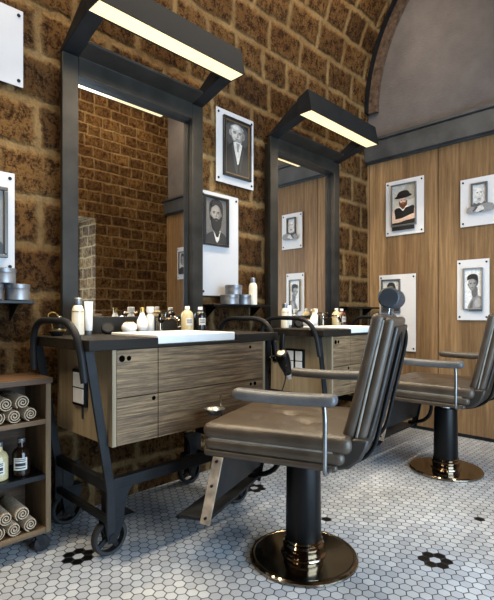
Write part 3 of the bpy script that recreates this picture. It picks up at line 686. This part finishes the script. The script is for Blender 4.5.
# boards seen only in the near mirror
poster('portrait_poster', 'right', -.86, -.60, 1.62, 2.10, (.16, .15, .82, .86), sh, (60, 62, 66), (196, 196, 196), 'white pinned board seen as a sliver at the right side of the near mirror')

# ------------------------------------------------------------------ barber chairs
def make_chair(loc, rz, label):
    root = thing('barber_chair', loc, label, 'barber chair', 'leather barber chairs on round pedestals', rz)
    MB().lathe([(.238, 0), (.243, .005), (.242, .014), (.235, .021), (.228, .0225), (.222, .0215), (.220, .0205), (.218, .0205), (.104, .0235), (.102, .0236), (.1, .03), (.088, .034), (.088, .05)], None, 96).build('base_disc', 'bronze', root, smooth=22)
    MB().lathe([(.088, .051), (.092, .058), (.092, .07), (.084, .078), (.086, .088), (.08, .094)], None, 48).build('collar', 'bronze', root)
    MB().lathe([(.079, .094), (.0805, .10), (.0765, .42), (.074, .44), (.05, .445)], None, 48).build('pedestal', 'black', root)
    MB().lathe([(.048, .444), (.048, .506)], None, 28).build('piston', 'chrome', root)
    # seat
    def bulge(p):
        q = p.copy()
        if p.z > 0:
            q.z += .012 * (1 - (p.x / .3) ** 2) * (1 - (p.y / .32) ** 2)
            for ax, ay in ((-.13, .12), (.13, .12), (-.13, -.1), (.13, -.1), (0, .01)):
                q.z -= .016 * math.exp(-((p.x - ax) ** 2 + (p.y - ay) ** 2) / .0011)
            q.z -= .005 * math.exp(-(p.x / .008) ** 2)
        return q
    MB().soft((0, .045, .602), (.30, .315, .034), .03, 0, None, bulge, 22).build('seat_cushion', 'leather', root)
    MB().soft((0, .055, .551), (.298, .298, .026), .024, 0, None, None, 8).build('seat_cushion', 'leather', root)
    MB().tube(fillet([(-.288, -.2, .5745), (-.288, .342, .5745), (.288, .342, .5745), (.288, -.2, .5745)], .035), .006, 8).build('seat_piping', 'piping', root)
    MB().soft((0, .07, .512), (.292, .286, .015), .014, 0, None, None, 6).build('seat_pan', 'leather', root)
    # backrest, leaning
    B = Tr(0, -.262, .60) @ R('X', 12.5)
    def curve(p): q = p.copy(); q.y += -.008 * (1 - (p.x / .26) ** 2); q.y += .02 * max(0, -p.z / .25) ** 2 * .5; return q
    def curve2(p): q = p.copy(); q.y += -.03 * (1 - (p.x / .26) ** 2); return q
    MB().soft((0, .012, .255), (.25, .025, .255), .024, 0, B, curve, 12).build('back_cushion', 'leather', root)
    MB().soft((0, -.031, .25), (.246, .019, .255), .0185, 0, B, curve, 12).build('back_pad', 'leather', root)
    MB().soft((0, -.055, .24), (.215, .010, .235), .009, 0, B, curve, 12).build('back_shell', 'leather_shade', root)
    for sx in (-1, 1):
        MB().tube([B @ Vector(p) for p in ((sx * .243, -.012, .02), (sx * .245, -.012, .25), (sx * .238, -.012, .49))], .005, 8).build('back_piping', 'piping', root)
        path = [(sx * .17, .15, .488), (sx * .17, -.22, .488)] + [tuple(B @ Vector(p)) for p in ((sx * .17, -.078, -.03), (sx * .17, -.08, .28), (sx * .15, -.08, .42), (sx * .11, -.07, .45))]
        MB().tube(fillet(path, .09, 6), .0085, 12).build('back_frame', 'black', root)
        # arms
        def armf(p): q = p.copy(); q.z -= .006 * math.cos(p.y / .21 * PI / 2); return q
        MB().soft((sx * .365, -.03, .787), (.032, .205, .023), .021, 0, None, armf, 8).build('armrest', 'leather_arm', root)
        MB().tube(fillet([(sx * .365, -.185, .775), (sx * .374, -.192, .72), (sx * .372, -.19, .515), (sx * .25, -.19, .503)], .025, 5), .0085, 12).build('arm_strut', 'steel', root)
    sp = [(-.08, .497), (-.19, .498), (-.255, .512), (-.30, .548), (-.322, .595), (-.332, .63), (-.27, .63), (-.25, .60), (-.22, .575), (-.08, .56)]
    MB().prism(sp, 'x', -.272, .272).build('seat_shell', 'leather_shade', root, bevel=.01)
    # headrest: a bolster on two rods
    H = Tr(0, -.385, 1.163)
    MB().lathe([(.036, -.13), (.0415, -.124), (.0425, -.118), (.0425, .118), (.0415, .124), (.036, .13)], H @ R('Y', 90), 36).build('headrest', 'leather_head', root)
    for sx in (-.028, .028): MB().tube([(sx, -.378, 1.085), (sx, -.384, 1.13)], .006, 10).build('headrest_rod', 'chrome', root)
    # footrest hung under the front of the seat
    for sx in (-1, 1):
        MB().prism([(.262, .498), (.308, .498), (.372, .205), (.326, .2)], 'x', sx * .287 - .004, sx * .287 + .004).build('side_bar', 'worn_brass' if sx < 0 else 'dark_iron', root, bevel=.001)
        for t in (.06, .42, .9):
            MB().lathe([(.006, 0), (.006, .008), (.003, .0095)], Tr(sx * .291, .285 + .064 * t, .498 - .295 * t) @ R('Y', 90 * sx), 12).build('bolt', 'dark_iron', root)
    MB().prism([(.27, .49), (.282, .49), (.337, .285), (.324, .285)], 'x', -.282, .282).build('leg_panel', 'dark_iron', root, bevel=.002)
    MB().prism([(.335, .212), (.335, .226), (.485, .222), (.485, .206)], 'x', -.282, .282).build('tread', 'dark_iron', root, bevel=.002)
    MB().tube(fillet([(.262, .2, .49), (.262, .2, .27), (.262, .38, .232)], .12, 7), .014, 10).build('brace', 'black', root)
    MB().tube(fillet([(.0, .3, .5), (.0, .395, .51), (.0, .415, .575), (.0, .42, .70)], .03, 4), .005, 8).build('ashtray_rod', 'chrome', root)
    MB().lathe([(.012, -.018), (.03, -.012), (.047, .006), (.051, .012), (.046, .011), (.028, -.006)], Tr(-.06, .42, .635), 28).build('ashtray', 'steel', root)
    return root
CR = math.radians(21.0)
ch = make_chair((1.664, 1.283, 0), CR, 'near brown leather barber chair on a polished round base in front')
copy_tree(ch, (STEP - .004, .0, 0), 'far brown leather barber chair behind the near one, by the oak wall', rz=math.radians(2))

# ------------------------------------------------------------------ rolling shelf with towels
t = thing('rolling_shelf', (.62, 2.285, 0), 'brown wooden rolling shelf holding rolled towels, at the left edge', 'shelf')
TX = lambda x: x - .62; TY = lambda y: y - 2.285
for a in (.36, .862): MB().box(TX(a), TX(a + .024), TY(2.15), TY(2.42), .09, .778).build('side_panel', 'wood_shelf', t, bevel=.002)
MB().box(TX(.352), TX(.892), TY(2.142), TY(2.42), .778, .805).build('top_board', 'wood_old', t, bevel=.003)
for z, m, th in ((.592, 'wood_flat', .022), (.338, 'black', .024), (.09, 'wood_flat', .026)):
    MB().box(TX(.384), TX(.862), TY(2.152), TY(2.405), z, z + th).build('shelf_board', m, t, bevel=.0015)
MB().box(TX(.384), TX(.862), TY(2.405), TY(2.42), .09, .778).build('back_panel', 'wood_old', t, smooth=0)
for x in (.41, .838):
    for y in (2.185, 2.39):
        cf = MB().box(TX(x) - .02, TX(x) + .02, TY(y) - .02, TY(y) + .02, .082, .09)
        for q in (-1, 1): cf.prism([(TX(x) - .016, .082), (TX(x) + .016, .082), (TX(x) + .03, .03), (TX(x) + .01, .03)], 'y', TY(y) + q * .016 - .002, TY(y) + q * .016 + .002)
        cf.build('caster_fork', 'dark_iron', t)
        MB().lathe([(.03, -.012), (.036, -.009), (.036, .009), (.03, .012)], Tr(TX(x) + .018, TY(y), .036) @ R('X', 90), 24).build('wheel', 'rubber', t)
def towel(x, z, r, a0, label, y0=2.155, y1=2.36):
    th = r * .16; turns = 2.6; n = 54; inn = []; out = []
    for i in range(n + 1):
        f = i / n; a = math.radians(a0) + f * turns * 2 * PI; rr = r * (.16 + .84 * f)
        out.append((rr * math.cos(a), rr * math.sin(a))); inn.append(((rr - th) * math.cos(a), (rr - th) * math.sin(a)))
    v = []; f_ = []; L = y1 - y0; K = n + 1
    for y in (0, .006, L - .006, L):
        e = .0022 if y in (0, L) else 0
        v += [((p[0]) * (1 - e / r), y, p[1] * (1 - e / r)) for p in out] + [(p[0], y, p[1]) for p in inn]
    for s_ in range(3):
        A, B_ = s_ * 2 * K, (s_ + 1) * 2 * K
        for i in range(n):
            f_.append((A + i, B_ + i, B_ + i + 1, A + i + 1)); f_.append((A + K + i, A + K + i + 1, B_ + K + i + 1, B_ + K + i))
        f_.append((A, A + K, B_ + K, B_)); f_.append((A + n, B_ + n, B_ + K + n, A + K + n))
    for i in range(n):
        f_.append((i, i + 1, K + i + 1, K + i)); q = 6 * K; f_.append((q + i, q + K + i, q + K + i + 1, q + i + 1))
    o = MB().add(v, f_).build('rolled_towel', 'towel', None, (x, y0, z), smooth=50)
    tag(o, label, 'towel', 'rolled towels on the rolling shelf')
for z0, nm in ((.6145, 'upper'), (.1165, 'lower')):
    r = .0325
    for i, (x, lab) in enumerate(((.797, 'rightmost'), (.728, 'second from the right'), (.659, 'third from the right'), (.590, 'fourth from the right, outside the picture'))):
        towel(x, z0 + r, r, 40 + 70 * i, 'cream rolled towel, %s in the bottom row, %s shelf' % (lab, nm))
    for i, (x, lab) in enumerate(((.7625, 'right'), (.6935, 'left'))):
        towel(x, z0 + r + .0572, r + (.002 if i == 0 else 0), 10 + 100 * i, 'cream rolled towel on top at the %s of the pile, %s shelf' % (lab, nm))
def apothecary(x, y, z, mat, label):
    o = thing('tonic_bottle', (x, y, z), label, 'bottle', 'bottles on the rolling shelf')
    MB().lathe([(.034, 0), (.038, .004), (.038, .1), (.03, .118), (.016, .128), (.0145, .15)], None, 28).build('body', mat, o)
    MB().lathe([(.0165, .148), (.017, .15), (.017, .166), (.014, .168)], None, 20).build('cap', 'tin', o)
    lb = MB(); lk = MB(); n = 12
    for q, r_, zs_, sc in ((lb, .0386, ((.03, .085),), 1), (lk, .0389, ((.037, .042), (.048, .062), (.068, .072), (.076, .08)), .75)):
        A0 = math.radians(-115 - 45 * sc); dA = math.radians(90 * sc)
        for i in range(n):
            a0, a1 = A0 + dA * i / n, A0 + dA * (i + 1) / n
            for za, zb in zs_:
                ri = r_ - .0008
                q.prism([(ri * math.cos(a0), ri * math.sin(a0)), (r_ * math.cos(a0), r_ * math.sin(a0)), (r_ * math.cos(a1), r_ * math.sin(a1)), (ri * math.cos(a1), ri * math.sin(a1))], 'z', za, zb)
    l = lb.build('label', 'label', o); lk.build('lettering', 'ink', l)
apothecary(.78, 2.225, .3622, 'amber', 'dark brown bottle with a white label on the middle board of the rolling shelf')
apothecary(.685, 2.225, .3622, 'honey', 'pale amber bottle left of the dark bottle on the rolling shelf, at the picture edge')

# ------------------------------------------------------------------ light
def area(name, loc, rot, sx, sy, power, col):
    l = bpy.data.lights.new(name, 'AREA'); l.shape = 'RECTANGLE'; l.size = sx; l.size_y = sy; l.energy = power; l.color = col
    o = bpy.data.objects.new(name, l); COL.objects.link(o); o.location = loc; o.rotation_euler = rot; return o
area('daylight', (1.69, YF - .5, 1.22), (math.radians(90), 0, 0), 2.7, 2.36, 225, (.58, .79, 1.0))
for i in (-1, 0, 1):  # leftmost lamp belongs to the added, unseen third station
    area('hood_lamp', ((MX0 + MX1) / 2 + i * STEP, 2.039, 2.5515), (0, 0, 0), .93, .09, 20, (1, .83, .58)).data.spread = math.radians(132)
area('added_wall_fill', (1.6, 1.62, 4.25), (math.radians(22), 0, 0), 4.6, .12, 76, (1, .82, .60))  # added fill without a fitting, grazes the back wall to bring out relief
area('added_wall_fill', (.2, 1.62, 4.2), (math.radians(22), 0, 0), 1.5, .12, 34, (1, .82, .58))  # second added fill, brightens the left part of the back wall
area('added_wall_fill', (2.2, -.45, 4.2), (math.radians(-26), 0, 0), 3.6, .12, 74, (1, .82, .60))  # added fill for the opposite wall that the mirrors reflect
w = bpy.data.worlds.new('World'); S.world = w; w.use_nodes = True
w.node_tree.nodes['Background'].inputs[0].default_value = (.55, .72, 1, 1); w.node_tree.nodes['Background'].inputs[1].default_value = .5

# ------------------------------------------------------------------ camera
cam = bpy.data.cameras.new('camera'); co = bpy.data.objects.new('camera', cam); COL.objects.link(co)
co.location = (0, 0, 1.1); co.rotation_euler = (math.radians(90), 0, math.radians(-45.39))
cam.sensor_width = 36; cam.lens = 461.54 * 36 / 600; cam.shift_y = 13.53 / 600; cam.clip_start = .02
S.camera = co
S.view_settings.view_transform = 'Standard'; S.view_settings.look = 'None'; S.view_settings.gamma = 1
S.view_settings.exposure = 0
